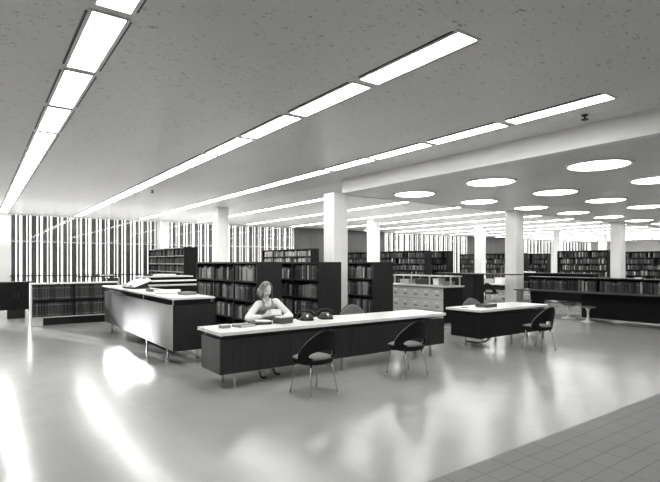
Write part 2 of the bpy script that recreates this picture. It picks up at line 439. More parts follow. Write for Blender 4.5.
# taller distant stacks
TS = [0.1, 0.4, 0.7, 1.0, 1.3, 1.6, 1.9]
WD = (4, 4, 3, 2, 1, 0.6, 0.1); WM = (0.05, 0.1, 0.4, 1, 3, 6, 6)
def far_case(label, x0, x1, y0, y1, nb, wts=WD, shelf_m=WOOD_H, from_z=2, m=BLACKW, h=2.2):
    bookcase(label, x0, x1, y0, y1, h, TS, nb, m, shelf_m)
    for z in TS[from_z:]: far_books('y', y0+0.05, y1-0.05, x0+0.03, 1, z, 0.26, wts)
far_case('tall dark bookcase with pale shelf edges before the left windows', 6.1, 6.6, 17.1, 21.5, 4, WD, LAMG)
far_case('tall bookcase of pale books rising behind the bookcases near the woman', 10.8, 11.2, 15.9, 19.9, 4, WM)
far_case('tall dark bookcase behind the column, left of two stacks before grey wall', 16.8, 17.24, 15.4, 21.2, 5)
far_case('tall dark bookcase with its end panel beside the far white window bay', 18.36, 18.8, 15.4, 21.2, 5)
far_case('tall dark bookcase between two far columns in front of grey wall', 26.0, 26.45, 16.2, 20.8, 4)
far_case('tall dark bookcase seen between columns at the right, farther back', 28.5, 28.95, 16.2, 20.8, 4)
far_case('tall bookcase with pale books standing nearest the right column', 22.9, 23.4, 10.2, 12.5, 3, (4, 4, 3, 1.5, 1, 0.8, 1.2))
far_case('tall dark bookcase at far right beyond the right column', 27.0, 27.5, 9.6, 12.5, 3)

# low bookcase of bound volumes, left (faces the camera, -y)
LBX0, LBX1, LBY = 1.12, 3.25, 14.3
T = thing('low_bookcase', 'low cantilevered bookcase of dark bound volumes with pale frame, before left windows', 'bookcase', (LBX0, LBY, 0))
w = LBX1-LBX0; z0, z1 = 0.20, 1.10
b = MB(); b.box(0, w, 0, 0.4, z1-0.035, z1); b.build('top_panel', LAM, T)
b = MB(); b.box(0, 0.035, 0, 0.4, z0, z1-0.035); b.build('end_panel', LAM, T)
b = MB(); b.box(w-0.035, w, 0, 0.4, z0, z1-0.035); b.build('end_panel', LAM, T)
b = MB(); b.box(0.035, w-0.035, 0.006, 0.4, z0, z0+0.03); b.build('shelf', LAMG, T)
b = MB(); b.box(0.035, w-0.035, 0.0, 0.39, 0.63, 0.67); b.build('shelf', BLACKW, T)
b = MB(); b.box(0.035, w-0.035, 0.385, 0.4, z0+0.03, z1-0.035); b.build('back_panel', BLACKW, T)
xd = 1.0; b = MB(); b.box(xd-0.025, xd+0.025, 0.0, 0.385, z0+0.03, z1-0.035); b.build('divider', BLACKW, T)
b = MB(); b.box(0.30, w-0.05, 0.15, 0.38, 0, z0); b.build('plinth', BLACK, T)
b = MB(); b.box(0.0, 0.28, 0.06, 0.38, 0, z0); b.build('plinth', LAM, T)
for zi, (za, zb, sn) in enumerate(((z0+0.03, 0.63, 'lower'), (0.67, z1-0.035, 'upper'))):
    for xa, xb, bn in ((0.04, xd-0.027, 'left'), (xd+0.027, w-0.04, 'right')):
        n = int((xb-xa)/0.066); ww = (xb-xa)/n
        for k in range(n):
            hh = (zb-za)*rnd.uniform(0.9, 0.95)
            book('bound_volume', rnd.choice((1, 1, 2, 2, 1)), 2, ww*0.93, 0.27, hh, (LBX0+xa+ww*(k+0.5), LBY+0.02, za+0.001), 0, 0,
                 'dark bound volume, %s from left, %s shelf, %s bay of the low bookcase' % (ORD[k], sn, bn), 'book', 'bound volumes in the low bookcase')

# dark cabinet at left edge
T = thing('pedestal_cabinet', 'dark cabinet on a narrower plinth at the far left edge', 'cabinet', (0.95, 16.9, 0))
b = MB(); b.box(-0.42, 0.42, -0.28, 0.28, 0.26, 1.04); b.build('case', BLACKW, T)
b = MB(); b.box(-0.44, 0.44, -0.30, 0.30, 1.04, 1.07); b.build('top_panel', WOOD_H, T)
b = MB(); b.box(-0.22, 0.22, -0.2, 0.2, 0, 0.26); b.build('plinth', BLACK, T)
for s in (-1, 1):
    b = MB(); b.box(0.01 if s > 0 else -0.40, 0.40 if s > 0 else -0.01, -0.295, -0.28, 0.28, 1.02); d_ = b.build('door', BLACKW, T)
    b = MB(); b.box(s*0.05-0.008, s*0.05+0.008, -0.315, -0.295, 0.62, 0.72); b.build('handle', RAIL, d_)

# ------------------------------------------------------------------ left counter
CX0, CX1, CY0, CY1 = 2.5, 3.2, 7.5, 12.75
T = thing('service_counter', 'long walnut counter with white top on steel legs, left of the bookcases', 'counter', (CX0, CY0, 0))
w, l = CX1-CX0, CY1-CY0
b = MB(); b.box(0, w, 0, l, 1.038, 1.07, bev=0.004); b.build('countertop', LAM, T)
b = MB(); b.box(0.08, w-0.05, 0.08, l-0.4, 0.93, 1.038); b.build('recessed_rail', RUBBER, T)
for yy in (0.06, 1.7, 3.3, 4.8):
    b = MB(); b.box(0.012, 0.03, yy-0.01, yy+0.01, 0.95, 1.038); b.build('spacer', STEEL, T)
npan = 3
b = MB(); b.box(0.0, 0.025, 0.012, l-0.3, 0.235, 0.95); b.build('front_panel', WOOD_M, T)
b = MB(); b.box(0.0, w, 0.0, 0.012, 0.235, 0.95); b.build('end_panel', WOOD, T)
b = MB(); b.box(0.025, w, l-0.32, l-0.30, 0.235, 0.95); b.build('end_panel', WOOD, T)
b = MB(); b.box(0.025, w-0.02, 0.012, l-0.32, 0.25, 0.28); b.build('bottom_panel', BLACKW, T)
for k in range(4):
    yy = 0.03+(l-0.36)*k/4
    b = MB(); b.box(w-0.02, w-0.002, yy+0.004, yy+(l-0.36)/4-0.004, 0.28, 0.98); d_ = b.build('door', WOOD, T)
    b = MB(); b.box(w-0.002, w+0.02, yy+0.1, yy+0.12, 0.6, 0.72); b.build('handle', STEEL, d_)
for x in (0.08, w-0.12):
    for y in (0.5, 1.7, 4.55):
        b = MB(); b.box(x-0.013, x+0.013, y-0.013, y+0.013, 0, 0.25); b.box(x-0.02, x+0.02, y-0.02, y+0.02, 0, 0.01); b.build('leg', STEEL, T)
# things on the counter
def open_book(label, loc, rz, tilt=0.0, w=0.5, d=0.34, base=False, h=0.05, name='open_book', loc_dz=0.0):
    T = thing(name, label, 'book', loc, rz)
    rows = []
    for j in range(2):
        rows.append([(w/2*(k/10-1), (j-0.5)*d, h*(0.35+0.65*math.sin(math.pi*min(1, (k/10)*1.0+0.0))**0.7) if 0 < k < 10 else 0.35*h) for k in range(21)] if False else
                    [(x, (j-0.5)*d, h*(0.25+0.75*math.sin(math.pi*abs(x)/(w/2))**0.6 if 0 < abs(x) < w/2-1e-6 else 0.25*h/h)) for x in [w/2*(k/10-1) for k in range(21)]])
    b = MB(); top = b.grid(rows); bot = [[b.bm.verts.new((v.co.x, v.co.y, 0.006)) for v in r] for r in top]
    for k in range(20):
        b.bm.faces.new((bot[0][k], bot[0][k+1], top[0][k+1], top[0][k])); b.bm.faces.new((top[1][k], top[1][k+1], bot[1][k+1], bot[1][k]))
        b.bm.faces.new((bot[1][k], bot[1][k+1], bot[0][k+1], bot[0][k]))
    for k in (0, 20): b.bm.faces.new((bot[0][k], top[0][k], top[1][k], bot[1][k]))
    M = Matrix.Translation((0, 0, loc_dz)) @ Matrix.Rotation(tilt, 4, 'X')
    bmesh.ops.transform(b.bm, matrix=M, verts=b.bm.verts[:])
    b.build('pages', PAPER, T)
    b = MB(); b.box(-w/2-0.008, w/2+0.008, -d/2-0.006, d/2+0.006, 0, 0.006, M=M); b.build('cover', DGREYB, T)
    return T
def slab(name, label, cat, loc, rz, w, d, h, m, bev=0.004, group=None):
    b = MB(); b.box(-w/2, w/2, -d/2, d/2, 0, h, bev=bev)
    o = b.build(name, m); o.location = loc; o.rotation_euler = (0, 0, rz); return tag(o, label, cat, group)
def closed_book(name, label, cat, loc, rz, w, d, h, m, group=None):
    """a closed book lying flat: two boards, a spine and the page block"""
    b = MB()
    b.box(-w/2, w/2, -d/2, d/2, 0, h*0.12, 0); b.box(-w/2, w/2, -d/2, d/2, h*0.88, h, 0)
    b.box(-w/2, -w/2+0.008, -d/2, d/2, h*0.12, h*0.88, 0); b.box(-w/2+0.008, w/2-0.006, -d/2+0.006, d/2-0.006, h*0.12, h*0.88, 1)
    o = b.build(name, [m, PAPER]); o.location = loc; o.rotation_euler = (0, 0, rz); return tag(o, label, cat, group)

# dictionary stand + open dictionary
T = thing('dictionary_stand', 'dark sloping bookstand near the far end of the left counter', 'bookstand', (2.84, 10.9, 1.07), R(-80))
b = MB(); b.box(-0.27, 0.27, -0.17, 0.17, 0.0, 0.02); b.build('base', DGREYB, T)
b = MB(); b.prism([(-0.15, 0), (0.17, 0), (0.17, 0.12)], -0.2, -0.17); b.prism([(-0.15, 0), (0.17, 0), (0.17, 0.12)], 0.17, 0.2)
bmesh.ops.transform(b.bm, matrix=Matrix.Translation((0, 0, 0.02)) @ Matrix(((0, 0, 1, 0), (1, 0, 0, 0), (0, 1, 0, 0), (0, 0, 0, 1))), verts=b.bm.verts[:])
b.build('bracket', DGREYB, T)
b = MB(); b.box(-0.29, 0.29, -0.19, 0.19, -0.008, 0.006, M=Matrix.Translation((0, 0, 0.085)) @ Matrix.Rotation(R(20), 4, 'X')); b.build('rest', DGREYB, T)
open_book('large open dictionary lying on the sloping stand on the left counter', (2.84, 10.9, 1.07), R(-80), R(20), 0.6, 0.4, h=0.07, name='open_dictionary', loc_dz=0.094)
open_book('open white-paged book lying flat on the middle of the left counter', (2.9, 8.95, 1.071), R(60), 0, 0.5, 0.36, h=0.055)
slab('card_tray', 'low grey tray on the near end of the left counter', 'tray', (2.98, 8.2, 1.071), R(15), 0.22, 0.24, 0.05, GREYB)
closed_book('closed_book', 'small grey closed book beside the open book on the left counter', 'book', (2.78, 9.5, 1.071), R(20), 0.16, 0.22, 0.05, GREYB)
slab('paper_sheet', 'white loose sheet near the front corner of the left counter', 'paper', (2.72, 8.5, 1.0705), R(35), 0.21, 0.28, 0.002, PAPER, 0)

# rear work counter, two tiers
T = thing('work_counter', 'two-tier work counter with pale tops behind the left counter', 'counter', (3.55, 12.55, 0))
b = MB(); b.box(0, 1.7, 0, 0.75, 1.02, 1.06, bev=0.003); b.build('countertop', LAM, T)
b = MB(); b.box(0, 1.7, 0.2, 0.7, 1.13, 1.16, bev=0.003); b.build('riser_shelf', LAM, T)
b = MB(); b.box(0.03, 1.67, 0.3, 0.66, 1.06, 1.13); b.build('riser_back', BLACKW, T)
b = MB(); b.box(0.04, 1.66, 0.04, 0.71, 0.12, 1.02); b.build('case', WOOD, T)
b = MB(); b.box(0.1, 1.6, 0.1, 0.68, 0, 0.12); b.build('plinth', BLACK, T)
T = thing('sorting_shelf', 'narrow display table with pale top carrying papers behind the work counter', 'table', (3.9, 14.6, 0))
b = MB(); b.box(0, 1.6, 0, 0.6, 1.19, 1.23, bev=0.003); b.build('tabletop', LAM, T)
b = MB(); b.box(0.06, 1.54, 0.1, 0.56, 0.5, 1.19); b.build('case', BLACKW, T)
for x in (0.08, 1.52):
    for y in (0.12, 0.52):
        b = MB(); b.box(x-0.02, x+0.02, y-0.02, y+0.02, 0, 0.5); b.build('leg', BLACKW, T)
slab('paper_stack', 'stack of white papers on the display table behind the work counter', 'papers', (4.7, 14.9, 1.231), R(5), 0.6, 0.3, 0.05, PAPER)
slab('document_box', 'small dark box beside the papers on the display table', 'box', (4.2, 14.9, 1.231), R(-10), 0.2, 0.2, 0.05, DGREYB)

T = thing('window_table', 'narrow dark table carrying books in front of the left windows', 'table', (3.05, 19.4, 0))
b = MB(); b.box(0, 1.4, 0, 0.6, 1.10, 1.13); b.build('tabletop', BLACKW, T)
b = MB(); b.box(0.02, 1.38, 0.05, 0.55, 0.88, 0.91); b.build('shelf', LAMG, T)
for x in (0.04, 0.48, 0.92, 1.36):
    for y in (0.06, 0.54):
        b = MB(); b.box(x-0.02, x+0.02, y-0.02, y+0.02, 0, 1.10); b.build('leg', LAMG, T)
closed_book('closed_book', 'large dark book lying on the table before the left windows', 'book', (3.95, 19.65, 1.131), R(8), 0.5, 0.35, 0.07, DGREYB)
slab('document_box', 'dark box on the lower shelf of the table before the left windows', 'box', (4.2, 19.65, 0.911), 0, 0.4, 0.35, 0.14, DGREYB)

# ------------------------------------------------------------------ desks
def desk(label, x0, x1, y0, y1, panels, legs_x, pm, group=None):
    T = thing('desk', label, 'desk', (x0, y0, 0), 0, group)
    w, d = x1-x0, y1-y0; zt = 0.74
    b = MB(); b.box(0, w, 0, d, zt-0.045, zt, bev=0.004); b.build('desktop', LAM, T)
    b = MB(); b.box(0.06, w-0.5, 0.06, 0.085, 0.64, zt-0.045); b.build('recessed_rail', BLACK, T)
    b = MB(); b.box(0.06, 0.085, 0.085, d-0.1, 0.64, zt-0.045); b.build('recessed_rail', BLACK, T)
    xs = [0.012]+panels+[w-0.012]
    for a, c in zip(xs, xs[1:]):
        b = MB(); b.box(a+0.003, c-0.003, 0.03, 0.052, 0.2, 0.645); b.build('front_panel', pm, T)
    for a in (0.012, w-0.034):
        b = MB(); b.box(a, a+0.022, 0.053, d-0.12, 0.2, 0.645); b.build('end_panel', WOOD_E if pm is WOOD else pm, T)
    for s, (a, c) in enumerate(((0.036, 0.50), (w-0.50, w-0.036))):
        b = MB(); b.box(a, c, 0.10, d-0.13, 0.2, 0.64); p = b.build('pedestal', pm, T)
        for k in range(3):
            z = 0.205+0.145*k
            b = MB(); b.box(a+0.005, c-0.005, d-0.129, d-0.112, z, z+0.138); q = b.build('drawer', WOOD_M, T)
            b = MB(); b.box((a+c)/2-0.06, (a+c)/2+0.06, d-0.112, d-0.095, z+0.09, z+0.105); b.build('handle', STEEL, q)
    for x in legs_x:
        for y in (0.09, 0.46):
            b = MB(); b.box(x-0.013, x+0.013, y-0.013, y+0.013, 0, zt-0.045); b.box(x-0.018, x+0.018, y-0.018, y+0.018, 0, 0.008); b.build('leg', STEEL, T)
    return T
desk('long dark walnut desk with white top where the woman sits', 2.5, 6.76, 5.70, 6.48, [2.15], (0.235, 2.0, 3.95), WOOD)
D2 = desk('shorter near-black desk with pale top, right of the long desk', 7.64, 9.93, 5.62, 6.45, [], (0.15, 1.1, 2.25), BLACKW)
b = MB(); b.tube([(0.15, 0.42, 0.10), (0.35, 0.35, 0.06), (0.62, 0.35, 0.06), (0.85, 0.42, 0.10)], 0.016); b.build('stretcher', RAIL, D2)

# ------------------------------------------------------------------ shell chairs
def make_chair():
    T = thing('shell_chair', '', 'chair')
    # seat: rounded cushion over a thin shell
    def outline(sx, sy, n=40, e=2.6):
        out = []
        for k in range(n):
            a = 2*math.pi*k/n; c, s_ = math.cos(a), math.sin(a)
            out.append((sx*abs(c)**(2/e)*(1 if c >= 0 else -1)*(1.0+0.06*s_), sy*abs(s_)**(2/e)*(1 if s_ >= 0 else -1)+0.02))
        return out
    b = MB(); rings = []
    for f, z in ((0.0, 0.470), (0.6, 0.472), (0.84, 0.468), (0.93, 0.458), (0.95, 0.448), (0.9, 0.44)):
        rings.append([(x*f if f else x*0.01, y*f if f else y*0.01+0.02, z) for x, y in outline(0.245, 0.235)])
    b.grid(rings, close=True); b.build('seat_pad', FABRIC, T, smooth=True)
    b = MB(); rings = []
    for f, z in ((0.9, 0.44), (0.97, 0.452), (1.0, 0.44), (1.0, 0.42), (0.95, 0.395), (0.8, 0.38), (0.01, 0.372)):
        rings.append([(x*f, y*f, z) for x, y in outline(0.245, 0.24)])
    b.grid(rings, close=True); b.build('seat_shell', SHELL, T, smooth=True)
    # back: arched shell with an oval opening low down; curved round the sitter
    def back(off, shrink, nr=6, n=48):
        rows = []
        for r in range(nr+1):
            f = r/nr; row = []
            for k in range(n):
                a = 2*math.pi*k/n; c, s_ = math.cos(a), math.sin(a)
                hx, hz = (0.195+shrink)*c, 0.497+(0.060+shrink)*(s_ if s_ > 0 else s_*0.9)
                e = 2.3
                top, bot = 0.825-shrink, 0.385+shrink
                ox = (0.305-shrink)*abs(c)**(2/e)*(1 if c >= 0 else -1)
                oz = 0.505 + ((top-0.505)*abs(s_)**(2/2.0) if s_ > 0 else -(0.505-bot)*abs(s_)**(2/3.0))
                if s_ > 0: ox *= 1-0.30*s_**1.5
                x = hx+(ox-hx)*f; z = hz+(oz-hz)*f
                y = -0.205-0.20*max(0, z-0.5)+1.5*x*x+off
                if z < 0.47: y += 0.10*(0.47-z)/0.085
                row.append((x, y, z))
            rows.append(row)
        return rows
    b = MB(); b.grid(back(0, 0), close=True); o = b.build('back_shell', SHELL, T, smooth=True)
    md = o.modifiers.new('thick', 'SOLIDIFY'); md.thickness = 0.028; md.offset = 0
    o.modifiers.new('round', 'SUBSURF').render_levels = 1
    b = MB(); b.grid(back(0.030, 0.013), close=True); o = b.build('back_pad', FABRIC, T, smooth=True)
    md = o.modifiers.new('thick', 'SOLIDIFY'); md.thickness = 0.03; md.offset = 0
    o.modifiers.new('round', 'SUBSURF').render_levels = 1
    for sx in (-1, 1):
        for sy in (-1, 1):
            b = MB(); b.tube([(sx*0.15, sy*0.13, 0.385), (sx*0.17, sy*0.155, 0.33), (sx*0.215, sy*0.21, 0.004)], [0.012, 0.012, 0.009], 12)
            b.lathe([(0.014, 0), (0.014, 0.006), (0.009, 0.012)], 12, (sx*0.215, sy*0.21, 0))
            b.build('leg', STEEL, T, smooth=True)
    return T
ch = make_chair()
CG = 'black-shelled chairs with steel legs'
ch.location = (3.43, 4.98, 0); ch.rotation_euler = (0, 0, R(4)); ch['label'] = 'black shell chair at the front of the long desk, nearer the woman'; ch['group'] = CG
dup(ch, (5.06, 4.98, 0), R(-3), 'black shell chair at the right front of the long desk', CG)
dup(ch, (5.88, 7.2, 0), R(148), 'grey-padded shell chair facing us behind the long desk, near the column', CG)
dup(ch, (3.76, 6.98, 0), R(167), 'shell chair the seated woman sits on behind the long desk', CG)
dup(ch, (9.22, 6.95, 0), R(150), 'grey-padded shell chair behind the shorter dark desk', CG)
dup(ch, (8.54, 5.02, 0), R(-4), 'black shell chair at the right front of the shorter dark desk', CG)

# ------------------------------------------------------------------ items on the desks
Z = 0.741
T = thing('pencil_box', 'small grey box on the left end of the long desk', 'box', (2.75, 6.13, Z), R(3))
b = MB(); b.box(-0.065, 0.065, -0.05, 0.05, 0, 0.032, bev=0.003); b.build('tray', GREYB, T)
b = MB(); b.box(-0.068, 0.068, -0.053, 0.053, 0.032, 0.045, bev=0.003); b.build('lid', PALEB, T)
closed_book('closed_book', 'flat grey book lying left of the open folder on the long desk', 'book', (3.03, 6.12, Z), R(12), 0.26, 0.2, 0.03, GREYB)
T = thing('open_folder', 'dark folder holding a white page, in front of the woman', 'folder', (3.335, 6.22, Z), R(-14))
b = MB(); b.box(-0.15, 0.15, -0.11, 0.11, 0, 0.035, bev=0.003); b.build('cover', DGREYB, T)
b = MB(); b.box(-0.06, 0.16, -0.10, 0.10, 0.036, 0.05, M=Matrix.Rotation(R(3), 4, 'Y')); b.build('page', PAPER, T)
T = thing('card_box', 'dark card file box with white cards in front of the woman', 'box', (3.66, 6.11, Z), R(14))
b = MB(); b.box(-0.115, 0.115, -0.09, -0.08, 0, 0.085); b.box(-0.115, 0.115, 0.08, 0.09, 0, 0.085); b.box(-0.115, -0.105, -0.08, 0.08, 0, 0.085); b.box(0.105, 0.115, -0.08, 0.08, 0, 0.085); b.box(-0.105, 0.105, -0.08, 0.08, 0, 0.008)
b.build('case', mat('box_board', 0.10, 0.5), T)
b = MB()
for k in range(12): b.box(-0.1+0.016*k, -0.1+0.016*k+0.012, -0.075, 0.075, 0.008, 0.092+0.008*rnd.random())
b.build('cards', PAPER, T)

def telephone(label, loc, rz):
    T = thing('telephone', label, 'telephone', loc, rz, 'black telephones on the long desk')
    b = MB(); rings = []
    for f, z in ((1.0, 0.0), (1.02, 0.012), (0.96, 0.03), (0.8, 0.06), (0.62, 0.085), (0.5, 0.095), (0.01, 0.097)):
        rings.append([(0.105*f*abs(math.cos(a))**0.6*(1 if math.cos(a) >= 0 else -1), 0.115*f*abs(math.sin(a))**0.6*(1 if math.sin(a) >= 0 else -1)+(0.03*(1-f)), z) for a in [2*math.pi*k/32 for k in range(32)]])
    b.grid(rings, close=True); b.build('body', BLACK, T, smooth=True)
    b = MB(); M = Matrix.Translation((0, -0.062, 0.062)) @ Matrix.Rotation(R(40), 4, 'X')
    b.lathe([(0.045, 0), (0.045, 0.008), (0.03, 0.012), (0.012, 0.013), (0.0, 0.013)], 28); bmesh.ops.transform(b.bm, matrix=M, verts=b.bm.verts[:])
    d_ = b.build('dial', LAMG, T)
    b = MB(); b.lathe([(0.02, 0.0135), (0.02, 0.016), (0.0, 0.017)], 20); bmesh.ops.transform(b.bm, matrix=M, verts=b.bm.verts[:]); b.build('dial_centre', PAPER, d_)
    b = MB()
    b.tube([(-0.11, 0.045, 0.095), (-0.1, 0.045, 0.12), (-0.05, 0.045, 0.138), (0, 0.045, 0.142), (0.05, 0.045, 0.138), (0.1, 0.045, 0.12), (0.11, 0.045, 0.095)], [0.02, 0.018, 0.014, 0.013, 0.014, 0.018, 0.02], 12)
    for s in (-1, 1): b.lathe([(0.031, 0), (0.033, 0.015), (0.022, 0.03), (0.0, 0.034)], 20, (s*0.108, 0.045, 0.086))
    b.build('handset', BLACK, T, smooth=True)
    b = MB(); pts = []
    for k in range(90):
        f = k/89; a = k*1.1
        pts.append((-0.115-0.05*math.sin(math.pi*f)+0.010*math.cos(a), 0.02-0.15*f, 0.015+0.085*(1-f)**2+0.008*(1+math.sin(a))*1.0))
    b.tube(pts, 0.0035, 6); b.build('cord', BLACK, T, smooth=True)
telephone('black dial telephone on the long desk, nearer the woman', (4.15, 6.22, Z), R(-25))
telephone('black dial telephone on the long desk, farther from the woman', (4.5, 6.2, Z), R(-12))
slab('note_pad', 'small white note pad on the long desk right of the telephones', 'pad', (4.8, 6.28, Z), R(20), 0.12, 0.16, 0.02, PAPER, 0.002)
# shorter desk
T = thing('letter_tray', 'dark letter tray on the shorter dark desk', 'tray', (8.35, 6.02, Z), R(6))
b = MB(); b.box(-0.19, 0.19, -0.13, 0.13, 0, 0.008); b.box(-0.19, 0.19, -0.13, -0.122, 0.008, 0.06); b.box(-0.19, 0.19, 0.122, 0.13, 0.008, 0.06); b.box(-0.19, -0.182, -0.122, 0.122, 0.008, 0.06); b.build('tray', mat('tray_board', 0.09, 0.5), T)
b = MB(); b.box(-0.175, 0.18, -0.115, 0.115, 0.009, 0.045); b.build('papers', GREYB, T)
T = thing('fountain_pen', 'thin pen lying on the left of the shorter dark desk', 'pen', (7.83, 6.12, Z+0.007), R(-25))
b = MB(); b.tube([(-0.09, 0, 0), (0.05, 0, 0)], 0.006, 10); b.build('barrel', BLACK, T)
b = MB(); b.tube([(0.05, 0, 0), (0.085, 0, 0), (0.1, 0, 0)], [0.005, 0.004, 0.001], 10); b.build('nib', STEEL, T)

# ------------------------------------------------------------------ card catalogue cabinet + riser
KX0, KX1, KY0, KY1 = 9.27, 10.0, 7.9, 10.1
T = thing('card_catalog', 'grey card catalogue cabinet with many small drawers behind the desks', 'cabinet', (KX0, KY0, 0))
w, l = KX1-KX0, KY1-KY0
b = MB(); b.box(-0.03, w+0.03, -0.03, l+0.03, 1.01, 1.05, bev=0.004); b.build('top_panel', LAMG, T)
b = MB(); b.box(0.02, w, 0.0, l, 0.15, 1.01); b.build('case', BLACKW, T)
b = MB(); b.box(0.08, w-0.05, 0.06, l-0.05, 0, 0.15); b.build('plinth', LAM, T)
nc, nr = 6, 3
for c in range(nc):
    for r in range(nr):
        ya = 0.012+(l-0.024)*c/nc; yb = 0.012+(l-0.024)*(c+1)/nc; za = 0.155+0.845*r/nr; zb = 0.155+0.845*(r+1)/nr
        b = MB(); b.box(0.0, 0.02, ya+0.004, yb-0.004, za+0.004, zb-0.004); d_ = b.build('drawer', CARD, T)
        b = MB(); yc, zc = (ya+yb)/2, (za+zb)/2+0.05
        b.box(-0.02, 0.0, yc-0.045, yc+0.045, zc-0.014, zc+0.014, bev=0.004); b.build('handle', PAPER, d_)
        b = MB(); b.box(-0.004, 0.0, yc-0.06, yc+0.06, zc-0.11, zc-0.075); b.build('label_holder', GREYB, d_)
T = thing('riser_shelf', 'long pale shelf on short posts standing on the card catalogue cabinet', 'shelf', (9.62, 7.93, 1.051))
b = MB(); b.box(0, 0.4, 0, 2.1, 0.215, 0.245, bev=0.003); b.build('shelf_board', LAMG, T)
for x in (0.03, 0.37):
    for y in (0.06, 0.75, 1.4, 2.04):
        b = MB(); b.box(x-0.015, x+0.015, y-0.015, y+0.015, 0, 0.215); b.build('post', LAMG, T)
for i, (y, wd, hh, m, nm) in enumerate(((8.52, 0.18, 0.17, PAPER, 'white'), (8.2, 0.2, 0.10, GREYB, 'grey'), (9.0, 0.42, 0.13, DGREYB, 'dark'), (9.65, 0.34, 0.12, PALEB, 'wide pale'))):
    T = thing('file_box', '%s file box on the card catalogue cabinet under the pale shelf' % nm, 'box', (9.82, y, 1.051), 0, 'boxes on the card catalogue')
    b = MB(); b.box(-0.12, 0.12, -wd/2, wd/2, 0, hh*0.75); b.build('case', m, T)
    b = MB(); b.box(-0.125, 0.125, -wd/2-0.005, wd/2+0.005, hh*0.75, hh); b.build('lid', m, T)

# ------------------------------------------------------------------ index tables at right
def index_table(label, x0, y0, L, shelf0, shelf1, vol=True):
    T = thing('index_table', label, 'table', (x0, y0, 0))
    b = MB(); b.box(0, 1.7, 0, L, 0.79, 0.82, bev=0.003); b.build('tabletop', mat('index_top', 0.05, 0.4), T)
    b = MB(); b.box(0.62, 1.12, shelf0, shelf1, 1.17, 1.20, bev=0.003); b.build('raised_shelf', WOOD_H, T)
    for y in (shelf0+0.05, (shelf0+shelf1)/2, shelf1-0.05):
        b = MB(); b.box(0.66, 1.08, y-0.015, y+0.015, 0.82, 1.17); b.build('shelf_support', BLACKW, T)
    b = MB(); b.box(0.9, 0.95, shelf0, shelf1, 0.82, 1.17); b.build('shelf_back', BLACKW, T)
    b = MB(); b.box(0.78, 1.08, 0.4, 3.05, 0.06, 0.79); b.build('lower_case', BLACKW, T)
    for y in (L-0.25,):
        b = MB(); b.box(0.75, 1.1, y-0.12, y+0.12, 0.05, 0.79); b.build('pedestal', BLACKW, T)
        b = MB(); b.box(0.3, 1.4, y-0.15, y+0.15, 0, 0.05); b.build('foot', BLACKW, T)
    return T
index_table('long index table with raised shelf and row of volumes at the right', 13.45, 4.0, 4.72, 0.5, 4.66)
index_table('farther index table with papers on its raised shelf at right', 18.9, 8.9, 4.2, 0.3, 3.9)
y = 4.62; n = 0; vols = []
sup = [4.55, 6.58, 8.61]
while y < 8.56:
    w = rnd.uniform(0.042, 0.06)
    if any(abs(y+w/2-s) < 0.05 for s in sup): y += 0.03; continue
    vols.append((y, w)); y += w
vols = vols[::-1]
for n, (y, w) in enumerate(vols):
    tone = rnd.choice((0, 1, 1, 2, 2, 3)) if rnd.random() > 0.05 else 5
    lab = '%s index volume, %s from left in the row on the long index table' % (TONES[tone][0], ORD[n]) if n < len(ORD) else '%s index volume at the right end beyond the frame, %s along' % (TONES[tone][0], ORD[n-len(ORD)])
    book('index_volume', tone, rnd.choice((0, 1, 2)), w*0.95, 0.22, rnd.uniform(0.26, 0.31), (14.10, y+w/2, 0.821), R(-90), 0, lab, 'book', 'index volumes on the long index table')
for k, (x, y, w, d) in enumerate(((14.3, 6.1, 0.22, 0.16), (14.32, 5.6, 0.2, 0.14))):
    slab('paper_stack', '%s stack of white slips on the raised shelf of the long index table' % ('left' if k == 0 else 'right'), 'papers', (x, y, 1.201), R(10*k), w, d, 0.035, PAPER, 0.001)
slab('paper_stack', 'spread of white papers on the farther index table shelf', 'papers', (19.75, 12.2, 1.201), R(4), 0.4, 0.7, 0.05, PAPER, 0.001)
# index cabinet before the second column
T = thing('reference_stand', 'dark reference stand with long thin top in front of second column', 'stand', (12.7, 8.3, 0))
b = MB(); b.box(0, 0.6, 0, 2.9, 1.26, 1.29, bev=0.003); b.build('top_panel', WOOD_H, T)
b = MB(); b.box(0.03, 0.57, 1.35, 2.15, 0.1, 1.26); b.build('case', BLACKW, T)
b = MB(); b.box(0.06, 0.54, 1.4, 2.1, 0, 0.1); b.build('plinth', BLACK, T)
b = MB(); b.box(0.08, 0.5, 2.15, 2.55, 0.80, 0.82); b.box(0.06, 0.08, 2.15, 2.18, 0.77, 0.93); b.build('side_shelf', LAM, T)
for y in (2.84,):
    b = MB(); b.box(0.28, 0.32, y-0.02, y+0.02, 0, 1.26); b.build('leg', RAIL, T)
# tulip stools
def stool(label, loc):
    T = thing('pedestal_stool', label, 'stool', loc, 0, 'white pedestal stools under the index table')
    b = MB(); b.lathe([(0.20, 0), (0.20, 0.008), (0.13, 0.022), (0.06, 0.05), (0.032, 0.12), (0.028, 0.22), (0.04, 0.32), (0.075, 0.375), (0.09, 0.385)], 40); b.build('pedestal', LAM, T, smooth=True)
    b = MB(); b.lathe([(0.14, 0.384), (0.185, 0.39), (0.195, 0.405), (0.19, 0.42), (0.15, 0.43), (0.0, 0.432)], 40); b.build('seat', FABRIC, T, smooth=True)
    return T
stool('white pedestal stool with round grey seat under the long index table', (13.72, 6.62, 0))
stool('darker half-hidden pedestal stool left of the white stool under the index table', (14.1, 7.35, 0))

